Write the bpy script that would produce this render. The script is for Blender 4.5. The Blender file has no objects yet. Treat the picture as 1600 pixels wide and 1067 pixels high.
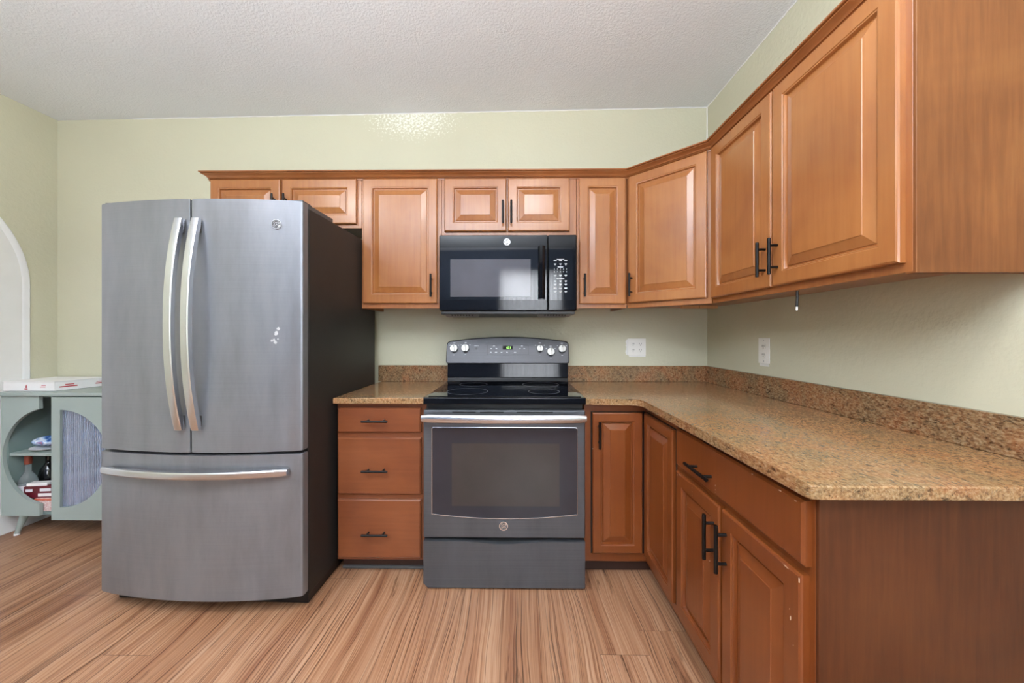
import bpy, bmesh, math, random
from mathutils import Vector, Matrix
random.seed(7)
R = math.radians
C = bpy.context.scene.collection
S = bpy.context.scene

# ------------------------------------------------------------------ camera, world, exposure
cd = bpy.data.cameras.new('camera')
cam = bpy.data.objects.new('camera', cd)
C.objects.link(cam)
cam.location = (0, 0, 1.19)
cam.rotation_euler = (R(90), 0, R(0.7))
cd.sensor_width = 36.0
cd.lens = 570.0 / 1600.0 * 36.0
cd.shift_y = -10.5 / 1600.0
cd.clip_start = 0.02
S.camera = cam

w = bpy.data.worlds.new('daylight')
S.world = w
w.use_nodes = True
w.node_tree.nodes['Background'].inputs[0].default_value = (0.86, 0.93, 1.0, 1)
w.node_tree.nodes['Background'].inputs[1].default_value = 2.0

S.view_settings.view_transform = 'Standard'
S.view_settings.look = 'None'
S.view_settings.gamma = 1.0
S.view_settings.exposure = 0.9
S.view_settings.use_curve_mapping = False
S.cycles.max_bounces = 10
S.cycles.diffuse_bounces = 6

LAMP_STRENGTH = 40.0
WINDOW_WATTS = 60.0
BOUNCE_FILL_WATTS = 124.0


def area(name, loc, rot, sx, sy, watts, col):
    l = bpy.data.lights.new(name, 'AREA')
    l.shape = 'RECTANGLE'
    l.size, l.size_y = sx, sy
    l.energy = watts
    l.color = col
    o = bpy.data.objects.new(name, l)
    C.objects.link(o)
    o.location, o.rotation_euler = loc, rot
    return o


# daylight that comes through the window in the wall behind the camera and the open side of the kitchen
area('window_daylight', (0.25, -2.45, 1.45), (R(90), 0, 0), 1.1, 1.5, WINDOW_WATTS, (0.95, 0.98, 1.0))
# unseen fill light added behind the camera, aimed up to brighten the ceiling
area('ceiling_bounce_fill', (-0.7, -0.75, 1.75), (R(180), 0, 0), 0.35, 0.35, BOUNCE_FILL_WATTS, (0.90, 0.96, 1.0))


# ------------------------------------------------------------------ materials
def lin(c):
    c = c / 255.0
    return c / 12.92 if c <= 0.04045 else ((c + 0.055) / 1.055) ** 2.4


def rgb(r, g, b):
    return (lin(r), lin(g), lin(b), 1.0)


class NT:
    def __init__(self, name):
        self.m = bpy.data.materials.new(name)
        self.m.use_nodes = True
        self.t = self.m.node_tree
        self.p = self.t.nodes['Principled BSDF']

    def n(self, kind, **kw):
        nd = self.t.nodes.new('ShaderNode' + kind)
        for k, v in kw.items():
            setattr(nd, k, v)
        return nd

    def l(self, a, b):
        self.t.links.new(a, b)

    def setp(self, **kw):
        for k, v in kw.items():
            self.p.inputs[k.replace('_', ' ')].default_value = v
        return self

    def coords(self, scale=(1, 1, 1), kind='Object'):
        tc = self.n('TexCoord')
        mp = self.n('Mapping')
        mp.inputs['Scale'].default_value = scale
        self.l(tc.outputs[kind], mp.inputs[0])
        return mp.outputs[0]

    def noise(self, vec, scale, detail=3, rough=0.5, dist=0.0):
        nd = self.n('TexNoise')
        nd.inputs['Scale'].default_value = scale
        nd.inputs['Detail'].default_value = detail
        nd.inputs['Roughness'].default_value = rough
        nd.inputs['Distortion'].default_value = dist
        self.l(vec, nd.inputs['Vector'])
        return nd.outputs['Fac']

    def ramp(self, fac, stops):
        nd = self.n('ValToRGB')
        e = nd.color_ramp.elements
        while len(e) < len(stops):
            e.new(0.5)
        for el, (p, c) in zip(e, stops):
            el.position = p
            el.color = c
        self.l(fac, nd.inputs[0])
        return nd.outputs[0]

    def mix(self, fac, a, b, mode='MIX'):
        nd = self.n('MixRGB', blend_type=mode)
        for i, v in enumerate((fac, a, b)):
            if hasattr(v, 'links') or hasattr(v, 'is_linked'):
                self.l(v, nd.inputs[i])
            elif i == 0:
                nd.inputs[0].default_value = v
            else:
                nd.inputs[i].default_value = v
        return nd.outputs[0]

    def math(self, op, a, b=None, c=None):
        nd = self.n('Math', operation=op)
        for i, v in enumerate((a, b, c)):
            if v is None:
                continue
            if hasattr(v, 'is_linked'):
                self.l(v, nd.inputs[i])
            else:
                nd.inputs[i].default_value = v
        return nd.outputs[0]

    def color(self, out):
        self.l(out, self.p.inputs['Base Color'])

    def rough(self, out):
        self.l(out, self.p.inputs['Roughness'])

    def bump(self, fac, strength=0.2, dist=0.01):
        b = self.n('Bump')
        b.inputs['Strength'].default_value = strength
        b.inputs['Distance'].default_value = dist
        self.l(fac, b.inputs['Height'])
        self.l(b.outputs[0], self.p.inputs['Normal'])


W1 = (1, 1, 1, 1)
K0 = (0, 0, 0, 1)


def plain(name, col, rough=0.5, metal=0.0, var=0.06, **kw):
    """a plain paint / plastic / metal with a slight cloudy variation"""
    t = NT(name)
    t.setp(Roughness=rough, Metallic=metal, **kw)
    v = t.coords()
    f = t.noise(v, 9.0, 3)
    a = tuple(c * (1 - var) for c in col[:3]) + (1,)
    b = tuple(min(1, c * (1 + var)) for c in col[:3]) + (1,)
    t.color(t.ramp(f, [(0.3, a), (0.7, b)]))
    return t.m


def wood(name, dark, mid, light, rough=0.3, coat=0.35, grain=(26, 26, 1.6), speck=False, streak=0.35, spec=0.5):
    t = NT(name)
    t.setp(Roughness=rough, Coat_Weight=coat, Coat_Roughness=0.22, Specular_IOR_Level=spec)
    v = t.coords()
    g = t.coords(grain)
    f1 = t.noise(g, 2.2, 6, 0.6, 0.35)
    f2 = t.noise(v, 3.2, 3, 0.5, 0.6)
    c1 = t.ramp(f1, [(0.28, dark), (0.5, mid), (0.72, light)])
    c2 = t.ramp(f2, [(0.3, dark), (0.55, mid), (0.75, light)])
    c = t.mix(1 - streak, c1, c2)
    if speck:
        vo = t.n('TexVoronoi')
        vo.inputs['Scale'].default_value = 26
        vo.inputs['Randomness'].default_value = 1
        t.l(v, vo.inputs['Vector'])
        near = t.math('LESS_THAN', vo.outputs['Distance'], 0.055)
        sx = t.n('SeparateColor')
        t.l(vo.outputs['Color'], sx.inputs[0])
        rare = t.math('GREATER_THAN', sx.outputs[0], 0.93)
        c = t.mix(t.math('MULTIPLY', near, rare), c, rgb(225, 205, 185))
    t.color(c)
    t.bump(f1, 0.04, 0.003)
    return t.m


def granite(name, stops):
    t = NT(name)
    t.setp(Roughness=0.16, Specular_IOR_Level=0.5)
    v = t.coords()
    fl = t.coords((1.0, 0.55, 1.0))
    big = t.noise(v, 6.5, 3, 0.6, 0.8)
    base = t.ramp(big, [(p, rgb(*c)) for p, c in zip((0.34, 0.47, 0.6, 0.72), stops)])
    vo = t.n('TexVoronoi')
    vo.inputs['Scale'].default_value = 290
    t.l(fl, vo.inputs['Vector'])
    sc = t.n('SeparateColor')
    t.l(vo.outputs['Color'], sc.inputs[0])
    grains = t.ramp(sc.outputs[0], [(0.0, rgb(32, 29, 23)), (0.16, rgb(58, 48, 34)), (0.32, rgb(119, 81, 50)), (0.55, rgb(153, 116, 79)), (0.8, rgb(173, 145, 110)), (1.0, rgb(192, 171, 142))])
    fk = t.noise(t.coords((1.0, 0.5, 1.0)), 150, 5, 0.75)
    flecks = t.ramp(fk, [(0.30, rgb(26, 24, 22)), (0.40, rgb(65, 52, 36)), (0.47, rgb(130, 96, 61)), (0.53, rgb(164, 134, 94)), (0.62, rgb(190, 169, 135)), (0.72, rgb(140, 88, 50))])
    c = t.mix(0.42, flecks, grains)
    c = t.mix(0.45, c, base)
    blot = t.noise(fl, 60, 4, 0.75)
    dk = t.ramp(blot, [(0.34, rgb(43, 39, 34)), (0.44, W1)])
    c = t.mix(0.7, c, dk, 'MULTIPLY')
    t.color(c)
    return t.m


def floor_mat():
    t = NT('laminate_planks')
    t.setp(Roughness=0.33, Specular_IOR_Level=0.4)
    tc = t.n('TexCoord')
    sp = t.n('SeparateXYZ')
    t.l(tc.outputs['Object'], sp.inputs[0])
    x, y = sp.outputs[0], sp.outputs[1]
    u = t.math('DIVIDE', t.math('ADD', x, 0.06), 0.185)
    ui = t.math('FLOOR', u)
    uf = t.math('FRACT', u)
    wn = t.n('TexWhiteNoise', noise_dimensions='1D')
    t.l(ui, wn.inputs['W'])
    vv = t.math('DIVIDE', t.math('ADD', y, t.math('MULTIPLY', wn.outputs['Value'], 1.22)), 1.22)
    vi = t.math('FLOOR', vv)
    vf = t.math('FRACT', vv)
    cb = t.n('CombineXYZ')
    t.l(ui, cb.inputs[0])
    t.l(vi, cb.inputs[1])
    w2 = t.n('TexWhiteNoise', noise_dimensions='3D')
    t.l(cb.outputs[0], w2.inputs['Vector'])
    rnd = w2.outputs['Value']
    # stretched, board-by-board grain; a slow wobble bends it into cathedrals
    wob = t.n('CombineXYZ')
    t.l(t.math('MULTIPLY', x, 5.0), wob.inputs[0])
    t.l(t.math('ADD', t.math('MULTIPLY', y, 1.3), t.math('MULTIPLY', rnd, 31)), wob.inputs[1])
    wb = t.noise(wob.outputs[0], 1.0, 2)
    xx = t.math('ADD', x, t.math('MULTIPLY', wb, 0.075))

    def stre(sx, sy, k, scale, detail, rough=0.6):
        c = t.n('CombineXYZ')
        t.l(t.math('MULTIPLY', xx, sx), c.inputs[0])
        t.l(t.math('ADD', t.math('MULTIPLY', y, sy), t.math('MULTIPLY', rnd, k)), c.inputs[1])
        t.l(t.math('MULTIPLY', rnd, 9.0), c.inputs[2])
        return t.noise(c.outputs[0], scale, detail, rough)
    broad = stre(22, 0.5, 17, 1.0, 3)
    fine = stre(150, 1.1, 11, 1.0, 4, 0.65)
    line = stre(210, 0.9, 23, 1.0, 2)
    smear = stre(14, 1.5, 5, 1.0, 5, 0.7)
    base = t.ramp(broad, [(0.3, rgb(156, 114, 88)), (0.5, rgb(175, 136, 107)), (0.7, rgb(187, 152, 125))])
    f = t.ramp(fine, [(0.3, rgb(140, 104, 82)), (0.46, rgb(226, 208, 194)), (0.58, W1)])
    c = t.mix(0.75, base, f, 'MULTIPLY')
    ln = t.ramp(line, [(0.34, rgb(92, 64, 50)), (0.42, W1)])
    c = t.mix(0.75, c, ln, 'MULTIPLY')
    sm = t.ramp(smear, [(0.30, rgb(104, 76, 58)), (0.38, W1)])
    c = t.mix(0.8, c, sm, 'MULTIPLY')
    tint = t.ramp(rnd, [(0.0, rgb(222, 210, 202)), (0.5, rgb(246, 242, 238)), (1.0, W1)])
    c = t.mix(1.0, c, tint, 'MULTIPLY')
    e1 = t.math('LESS_THAN', uf, 0.008)
    e2 = t.math('LESS_THAN', vf, 0.0018)
    c = t.mix(t.math('MULTIPLY', t.math('MAXIMUM', e1, e2), 0.6), c, rgb(92, 66, 48))
    t.color(c)
    t.bump(fine, 0.05, 0.002)
    return t.m


def wall_mat(name, col, patch=False):
    t = NT(name)
    t.setp(Roughness=0.62, Specular_IOR_Level=0.35)
    v = t.coords()
    f = t.noise(v, 2.0, 3)
    c = t.ramp(f, [(0.3, tuple(k * 0.96 for k in col[:3]) + (1,)), (0.7, col)])
    if patch:
        # flecks of white primer sprayed high on the wall above the left cabinets
        sp = t.n('SeparateXYZ')
        t.l(v, sp.inputs[0])
        dx = t.math('DIVIDE', t.math('ADD', sp.outputs[0], 0.68), 0.34)
        dz = t.math('DIVIDE', t.math('SUBTRACT', sp.outputs[2], 2.63), 0.17)
        rr = t.math('ADD', t.math('MULTIPLY', dx, dx), t.math('MULTIPLY', dz, dz))
        fl = t.noise(v, 75, 4, 0.7)
        k = t.math('SUBTRACT', t.math('ADD', fl, 0.02), t.math('MULTIPLY', rr, 0.14))
        m = t.math('SMOOTH_MIN', 1.0, t.math('MAXIMUM', 0.0, t.math('MULTIPLY', t.math('SUBTRACT', k, 0.47), 12)), 0.05)
        c = t.mix(m, c, rgb(226, 228, 216))
    t.color(c)
    b = t.noise(v, 55, 3, 0.55)
    t.bump(b, 0.28, 0.006)
    return t.m


M = {}
M['wall'] = wall_mat('sage_wall_paint', rgb(196, 194, 171))
M['wall_back'] = wall_mat('sage_wall_paint_with_primer_flecks', rgb(196, 194, 171), True)


M['wall_cool'] = wall_mat('darkened_cool_wall_paint', rgb(92, 102, 122))  # dimness of the room behind is put into this colour, for darker reflections


def ceiling_mat():
    t = NT('knockdown_ceiling')
    t.setp(Roughness=0.8, Specular_IOR_Level=0.2)
    v = t.coords()
    f = t.noise(v, 1.4, 3)
    t.color(t.ramp(f, [(0.3, rgb(221, 225, 231)), (0.7, rgb(227, 231, 237))]))
    b = t.noise(v, 95, 4, 0.6)
    t.bump(t.ramp(b, [(0.42, K0), (0.6, W1)]), 0.3, 0.004)
    return t.m


M['ceiling'] = ceiling_mat()
M['floor'] = floor_mat()
M['white_trim'] = plain('white_gloss_paint', rgb(226, 227, 228), 0.35, var=0.02)
M['white_matte'] = plain('white_matte_paint', rgb(222, 222, 220), 0.6, var=0.02)
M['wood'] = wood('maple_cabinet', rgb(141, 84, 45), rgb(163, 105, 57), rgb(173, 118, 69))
M['wood_h_shaded'] = wood('maple_level_grain_shaded', rgb(103, 53, 32), rgb(121, 67, 38), rgb(132, 77, 48), grain=(1.6, 1.6, 26))  # cabinet maple, darkened in colour for the dimmer light low down
M['wood_low_shaded'] = wood('maple_cabinet_chipped_shaded', rgb(103, 50, 21), rgb(119, 61, 25), rgb(126, 69, 30), speck=True)  # chips are wear; the darker tone is shade given as colour
M['wood_frame'] = wood('maple_face_frame', rgb(134, 79, 41), rgb(155, 96, 52), rgb(168, 111, 64), streak=0.5)
M['crown'] = wood('maple_crown', rgb(128, 76, 42), rgb(150, 92, 52), rgb(164, 106, 62), grain=(1.2, 1.2, 30), rough=0.26)
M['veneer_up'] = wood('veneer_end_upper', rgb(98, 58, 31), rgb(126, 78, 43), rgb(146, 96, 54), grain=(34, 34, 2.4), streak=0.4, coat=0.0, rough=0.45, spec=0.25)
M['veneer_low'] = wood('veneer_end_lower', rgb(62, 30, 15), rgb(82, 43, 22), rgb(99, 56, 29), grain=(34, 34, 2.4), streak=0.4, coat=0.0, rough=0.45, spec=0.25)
M['raw_wood'] = wood('raw_batten', rgb(190, 140, 92), rgb(206, 158, 108), rgb(216, 172, 124), coat=0.0, rough=0.6)
M['toe'] = plain('dark_toe_kick', rgb(58, 36, 28), 0.5)
M['granite'] = granite('brown_granite', ((118, 96, 68), (152, 114, 76), (162, 108, 68), (142, 82, 50)))
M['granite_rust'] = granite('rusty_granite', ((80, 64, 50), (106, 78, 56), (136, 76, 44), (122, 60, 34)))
M['black_metal'] = plain('black_pull_metal', rgb(26, 24, 24), 0.35, 0.6)


def slate(name, col, rough):
    t = NT(name)
    t.setp(Metallic=0.58, Roughness=rough)
    v = t.coords()
    sm = t.noise(t.coords((5, 5, 1.2)), 2.0, 5, 0.65)
    fine = t.noise(t.coords((2, 2, 300)), 1.0, 2)
    a = tuple(c * 0.78 for c in col[:3]) + (1,)
    t.color(t.mix(0.03, t.ramp(sm, [(0.3, a), (0.65, col)]), fine))
    t.rough(t.math('ADD', t.math('MULTIPLY', sm, 0.14), rough - 0.05))
    return t.m


M['slate'] = slate('slate_steel', rgb(132, 134, 141), 0.38)
M['panel_slate'] = slate('slate_control_panel', rgb(70, 70, 74), 0.4)
M['slate_dark'] = slate('slate_steel_range', rgb(88, 91, 97), 0.38)
M['steel'] = plain('brushed_steel', rgb(206, 209, 215), 0.27, 1.0, var=0.03)
M['fridge_side'] = plain('fridge_side_enamel', rgb(40, 38, 37), 0.46, Specular_IOR_Level=0.35)
M['grey_plastic'] = plain('dark_grey_plastic', rgb(78, 78, 80), 0.45)
M['black_plastic'] = plain('black_plastic', rgb(20, 20, 22), 0.4)
M['black_gloss'] = plain('black_gloss', rgb(10, 12, 17), 0.06, Specular_IOR_Level=0.34)
M['black_glass'] = plain('black_glass', rgb(8, 10, 15), 0.04, Specular_IOR_Level=0.6)
M['oven_glass'] = plain('oven_glass', rgb(42, 43, 50), 0.1, Specular_IOR_Level=0.45)
M['oven_window'] = plain('oven_window', rgb(55, 53, 52), 0.12, Specular_IOR_Level=0.45)
M['micro_window'] = plain('microwave_mesh_window', rgb(84, 83, 88), 0.05, Specular_IOR_Level=0.7)
M['gap'] = plain('dark_gap', rgb(10, 10, 10), 0.8)
M['mark'] = plain('printed_white_marks', rgb(205, 208, 212), 0.5)
M['chrome'] = plain('chrome', rgb(226, 226, 226), 0.16, 1.0, var=0.01)
M['knob'] = plain('satin_knob', rgb(140, 139, 136), 0.32, 0.9, var=0.02)
M['vent_grey'] = plain('vent_grey', rgb(150, 152, 152), 0.5)
M['ivory'] = plain('ivory_plastic', rgb(226, 225, 220), 0.35, var=0.01)
M['slot'] = plain('socket_slot', rgb(44, 42, 40), 0.6)
M['sage'] = plain('sage_green_lacquer', rgb(150, 162, 158), 0.42, var=0.02)
M['sage_shaded'] = plain('sage_carcass_shaded', rgb(118, 136, 134), 0.5, var=0.04)  # the cabinet's sage, with some of the interior shade put into the colour
M['red_print'] = plain('red_print', rgb(176, 60, 66), 0.6)
M['card'] = plain('white_card', rgb(228, 226, 226), 0.6, var=0.02)
M['maroon'] = plain('maroon_card', rgb(98, 22, 34), 0.4, var=0.2)
M['orange'] = plain('orange_card', rgb(206, 92, 62), 0.5)
M['copper'] = plain('copper_cap', rgb(134, 66, 50), 0.35, 0.3)
M['dark_bottle'] = plain('dark_bottle_glass', rgb(16, 15, 18), 0.06, Specular_IOR_Level=0.8)
M['label'] = plain('bottle_label', rgb(214, 214, 220), 0.6)
M['string'] = plain('tan_string', rgb(196, 160, 120), 0.8)


def glassy(name, col, rough, trans):
    t = NT(name)
    t.setp(Roughness=rough, Transmission_Weight=trans, IOR=1.3)
    t.p.inputs['Base Color'].default_value = col
    return t.m


M['fluted'] = glassy('fluted_glass', rgb(206, 216, 240), 0.12, 0.9)
M['clear_bottle'] = glassy('clear_bottle_glass', rgb(196, 206, 208), 0.05, 0.8)


def emit(name, col, s):
    t = NT(name)
    t.p.inputs['Base Color'].default_value = col
    t.p.inputs['Emission Color'].default_value = col
    t.p.inputs['Emission Strength'].default_value = s
    return t.m


M['lamp_glow'] = emit('lit_lamp_glass', (0.98, 0.97, 0.98, 1), LAMP_STRENGTH)
M['led'] = emit('green_display', (0.30, 0.9, 0.12, 1), 1.6)


def floral():
    t = NT('red_floral_card')
    t.setp(Roughness=0.55)
    v = t.coords()
    f = t.noise(v, 120, 2, 0.6, 1.0)
    t.color(t.ramp(f, [(0.45, rgb(226, 214, 212)), (0.52, rgb(178, 70, 72)), (0.6, rgb(225, 215, 214))]))
    return t.m


def wrapper():
    t = NT('blue_white_wrapper')
    t.setp(Roughness=0.25)
    v = t.coords()
    f = t.noise(v, 22, 2, 0.5, 0.6)
    t.color(t.ramp(f, [(0.35, rgb(60, 96, 160)), (0.47, rgb(160, 190, 226)), (0.55, rgb(232, 236, 242)), (0.64, rgb(96, 140, 200)), (0.75, rgb(190, 84, 62))]))
    return t.m


def curtain():
    t = NT('sheer_curtain')
    t.setp(Roughness=0.9)
    t.p.inputs['Base Color'].default_value = rgb(236, 236, 238)
    tr = t.n('BsdfTranslucent')
    tr.inputs[0].default_value = rgb(236, 238, 242)
    mx = t.n('MixShader')
    mx.inputs[0].default_value = 0.65
    out = t.t.nodes['Material Output']
    t.l(t.p.outputs[0], mx.inputs[1])
    t.l(tr.outputs[0], mx.inputs[2])
    t.l(mx.outputs[0], out.inputs[0])
    return t.m


M['floral'] = floral()
M['wrapper'] = wrapper()
M['curtain'] = curtain()


# ------------------------------------------------------------------ mesh helpers
class MB:
    """collects shapes and links them as one mesh object; T is an optional transform for what is added next"""

    def __init__(self):
        self.bm = bmesh.new()
        self.T = None
        self.mi = 0

    def _take(self, b):
        if self.T is not None:
            bmesh.ops.transform(b, matrix=self.T, verts=b.verts)
        bmesh.ops.recalc_face_normals(b, faces=b.faces)
        for f in b.faces:
            f.material_index = self.mi
        tmp = bpy.data.meshes.new('tmp')
        b.to_mesh(tmp)
        self.bm.from_mesh(tmp)
        bpy.data.meshes.remove(tmp)
        b.free()
        return self

    def box(self, x0, x1, y0, y1, z0, z1, bev=0.0, seg=2):
        b = bmesh.new()
        bmesh.ops.create_cube(b, size=1)
        for v in b.verts:
            v.co = Vector((x0 + (v.co.x + .5) * (x1 - x0), y0 + (v.co.y + .5) * (y1 - y0), z0 + (v.co.z + .5) * (z1 - z0)))
        if bev:
            bmesh.ops.bevel(b, geom=list(b.edges), offset=bev, segments=seg, profile=0.5, affect='EDGES')
        return self._take(b)

    def cyl(self, p0, p1, r, n=16, r1=None, bev=0.0):
        p0, p1 = Vector(p0), Vector(p1)
        d = p1 - p0
        b = bmesh.new()
        bmesh.ops.create_cone(b, cap_ends=True, segments=n, radius1=r, radius2=r if r1 is None else r1, depth=d.length)
        if bev:
            bmesh.ops.bevel(b, geom=[e for e in b.edges if abs(e.verts[0].co.z - e.verts[1].co.z) < 1e-6], offset=bev, segments=2, affect='EDGES')
        q = d.to_track_quat('Z', 'Y').to_matrix().to_4x4()
        bmesh.ops.transform(b, matrix=Matrix.Translation((p0 + p1) / 2) @ q, verts=b.verts)
        return self._take(b)

    def prism(self, poly, z0, z1, bev=0.0, seg=2, sides=False):
        b = bmesh.new()
        lo = [b.verts.new((p[0], p[1], z0)) for p in poly]
        hi = [b.verts.new((p[0], p[1], z1)) for p in poly]
        b.faces.new(lo)
        b.faces.new(hi)
        n = len(poly)
        for i in range(n):
            b.faces.new((lo[i], lo[(i + 1) % n], hi[(i + 1) % n], hi[i]))
        if bev:
            g = [e for e in b.edges if sides or abs(e.verts[0].co.z - e.verts[1].co.z) < 1e-7]
            bmesh.ops.bevel(b, geom=g, offset=bev, segments=seg, profile=0.5, affect='EDGES')
        return self._take(b)

    def holed(self, outer, inner, z0, z1):
        """outer outline with one hole, given thickness along z"""
        b = bmesh.new()
        for loop in (outer, inner):
            vs = [b.verts.new((p[0], p[1], z0)) for p in loop]
            for i in range(len(vs)):
                b.edges.new((vs[i], vs[(i + 1) % len(vs)]))
        r = bmesh.ops.triangle_fill(b, edges=list(b.edges), use_beauty=True, use_dissolve=False)
        fs = [g for g in r['geom'] if isinstance(g, bmesh.types.BMFace)]
        e = bmesh.ops.extrude_face_region(b, geom=fs)
        bmesh.ops.translate(b, vec=(0, 0, z1 - z0), verts=[g for g in e['geom'] if isinstance(g, bmesh.types.BMVert)])
        return self._take(b)

    def rings(self, rings, cap0=True, cap1=True, closed=True):
        b = bmesh.new()
        vs = [[b.verts.new(p) for p in r] for r in rings]
        n = len(rings[0])
        for a, c in zip(vs, vs[1:]):
            for i in range(n if closed else n - 1):
                b.faces.new((a[i], a[(i + 1) % n], c[(i + 1) % n], c[i]))
        if cap0:
            b.faces.new(vs[0])
        if cap1:
            b.faces.new(vs[-1])
        return self._take(b)

    def lathe(self, prof, c, n=24):
        return self.rings([[(c[0] + r * math.cos(2 * math.pi * i / n), c[1] + r * math.sin(2 * math.pi * i / n), c[2] + z) for i in range(n)] for r, z in prof])

    def tube(self, pts, r, n=8, rz=None):
        pts = [Vector(p) for p in pts]
        rs = []
        for i, p in enumerate(pts):
            d = (pts[min(i + 1, len(pts) - 1)] - pts[max(i - 1, 0)]).normalized()
            up = Vector((0, 0, 1)) if abs(d.z) < 0.9 else Vector((1, 0, 0))
            s = d.cross(up).normalized()
            u = s.cross(d)
            rs.append([p + s * r * math.cos(2 * math.pi * k / n) + u * (rz or r) * math.sin(2 * math.pi * k / n) for k in range(n)])
        return self.rings(rs)

    def text(self, s, T, size, depth=0.0006, shear=0.0):
        cu = bpy.data.curves.new('t', 'FONT')
        cu.body = s
        cu.size = size
        cu.extrude = depth
        cu.align_x = 'CENTER'
        cu.align_y = 'CENTER'
        cu.shear = shear
        o = bpy.data.objects.new('t', cu)
        C.objects.link(o)
        me = bpy.data.meshes.new_from_object(o.evaluated_get(bpy.context.evaluated_depsgraph_get()))
        b = bmesh.new()
        b.from_mesh(me)
        bmesh.ops.transform(b, matrix=T, verts=b.verts)
        bpy.data.objects.remove(o)
        bpy.data.curves.remove(cu)
        bpy.data.meshes.remove(me)
        return self._take(b)

    def build(self, name, mats, parent=None, kind=None, label=None):
        me = bpy.data.meshes.new(name)
        root = parent
        while root is not None and root.parent is not None:
            root = root.parent
        if root is not None:
            bmesh.ops.translate(self.bm, vec=-root.location, verts=self.bm.verts)
        self.bm.to_mesh(me)
        self.bm.free()
        for m in (mats if isinstance(mats, (list, tuple)) else [mats]):
            me.materials.append(M[m])
        for p in me.polygons:
            p.use_smooth = True
        me.set_sharp_from_angle(angle=R(24 if name in ('door', 'drawer', 'crown_moulding') else 32))
        o = bpy.data.objects.new(name, me)
        C.objects.link(o)
        wn = o.modifiers.new('weighted_normals', 'WEIGHTED_NORMAL')
        wn.keep_sharp = True
        wn.weight = 80
        if parent is not None:
            o.parent = parent
        if kind:
            o['kind'] = kind
        if label:
            o['label'] = label
        return o


def thing(name, label, cat, loc, group=None):
    o = bpy.data.objects.new(name, None)
    C.objects.link(o)
    o.location = loc
    o.empty_display_size = 0.1
    o['label'] = label
    o['category'] = cat
    if group:
        o['group'] = group
    bpy.context.view_layer.update()
    return o


def tag(o, label, cat, group=None):
    o['label'] = label
    o['category'] = cat
    if group:
        o['group'] = group
    return o


def frame(origin, xdir, normal):
    """local (u along xdir, v outward along normal, w up) to world"""
    x, n = Vector(xdir).normalized(), Vector(normal).normalized()
    m = Matrix.Identity(4)
    for i in range(3):
        m[i][0], m[i][1], m[i][2], m[i][3] = x[i], n[i], (0, 0, 1)[i], origin[i]
    return m


def face_T(origin, xdir, normal):
    """local xy plane (x right, y up, z outward) to world, for writing and badges"""
    x, n = Vector(xdir).normalized(), Vector(normal).normalized()
    m = Matrix.Identity(4)
    for i in range(3):
        m[i][0], m[i][1], m[i][2], m[i][3] = x[i], (0, 0, 1)[i], n[i], origin[i]
    return m


BACK = ((1, 0, 0), (0, -1, 0))        # things on the back wall face the camera
SIDE = ((0, -1, 0), (-1, 0, 0))       # things on the right wall face left
DIAG = ((1, -1, 0), (-1, -1, 0))      # the corner wall cabinet


def raised_panel(T, u0, u1, w0, w1, t=0.02, rail=0.058):
    """a raised-panel door: square frame with eased edge, ogee step, groove, bevel rising to a flat field"""
    prof = [(0, 0), (0, t - 0.006), (0.002, t - 0.002), (0.006, t), (rail - 0.010, t), (rail - 0.008, t - 0.0022), (rail - 0.0045, t - 0.003), (rail - 0.003, t - 0.0065),
            (rail - 0.001, t - 0.0135), (rail + 0.004, t - 0.0135), (rail + 0.006, t - 0.0105), (rail + 0.034, t - 0.0015), (rail + 0.0355, t + 0.0005), (rail + 0.039, t + 0.0008)]
    m = MB()
    m.T = T
    m.rings([[(u0 + i, v, w0 + i), (u1 - i, v, w0 + i), (u1 - i, v, w1 - i), (u0 + i, v, w1 - i)] for i, v in prof])
    return m


def slab_front(T, u0, u1, w0, w1, t=0.02):
    prof = [(0, 0), (0, t - 0.007), (0.003, t - 0.004), (0.006, t - 0.0008), (0.009, t)]
    m = MB()
    m.T = T
    m.rings([[(u0 + i, v, w0 + i), (u1 - i, v, w0 + i), (u1 - i, v, w1 - i), (u0 + i, v, w1 - i)] for i, v in prof])
    return m


def pull(T, u, w, t=0.02, length=0.13, vertical=True, r=0.006):
    """black bar pull on two posts, bar centre at (u, w)"""
    m = MB()
    m.T = T
    h, s = length / 2, length * 0.30
    o = t + 0.03
    if vertical:
        m.cyl((u, o, w - h), (u, o, w + h), r, 14, bev=0.0015)
        for k in (-s, s):
            m.cyl((u, t - 0.002, w + k), (u, o, w + k), 0.0048, 10)
    else:
        m.cyl((u - h, o, w), (u + h, o, w), r, 14, bev=0.0015)
        for k in (-s, s):
            m.cyl((u + k, t - 0.002, w), (u + k, o, w), 0.0048, 10)
    return m


def emblem(T, r, parent, name='emblem', depth=0.004):
    """round badge: bright rim, darker field, interlaced script letters with curls"""
    m = MB()
    m.T = T
    n = 32

    def ring(rad, z):
        return [(rad * math.cos(2 * math.pi * i / n), rad * math.sin(2 * math.pi * i / n), z) for i in range(n)]
    m.rings([ring(r, -0.002), ring(r, depth * .5), ring(r * .95, depth), ring(r * .82, depth), ring(r * .78, depth * .55)], cap1=False)
    for a in (45, 135, 225, 315):
        pts = [(r * (.66 - .10 * k / 5) * math.cos(R(a - 26 + 52 * k / 5)), r * (.66 - .10 * k / 5) * math.sin(R(a - 26 + 52 * k / 5)), depth * .7) for k in range(6)]
        m.tube(pts, r * .055, 6)
    m.text('GE', T if False else Matrix.Translation((0, 0, depth * .7)), r * 0.92, 0.0007, 0.35)
    m.mi = 1
    m.rings([ring(r * .79, 0), ring(r * .79, depth * .5)])
    return m.build(name, ['chrome', 'grey_plastic'], parent)


# ------------------------------------------------------------------ the room
XL, XR, YB, YF = -3.065, 1.247, 2.40, -2.30


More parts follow.
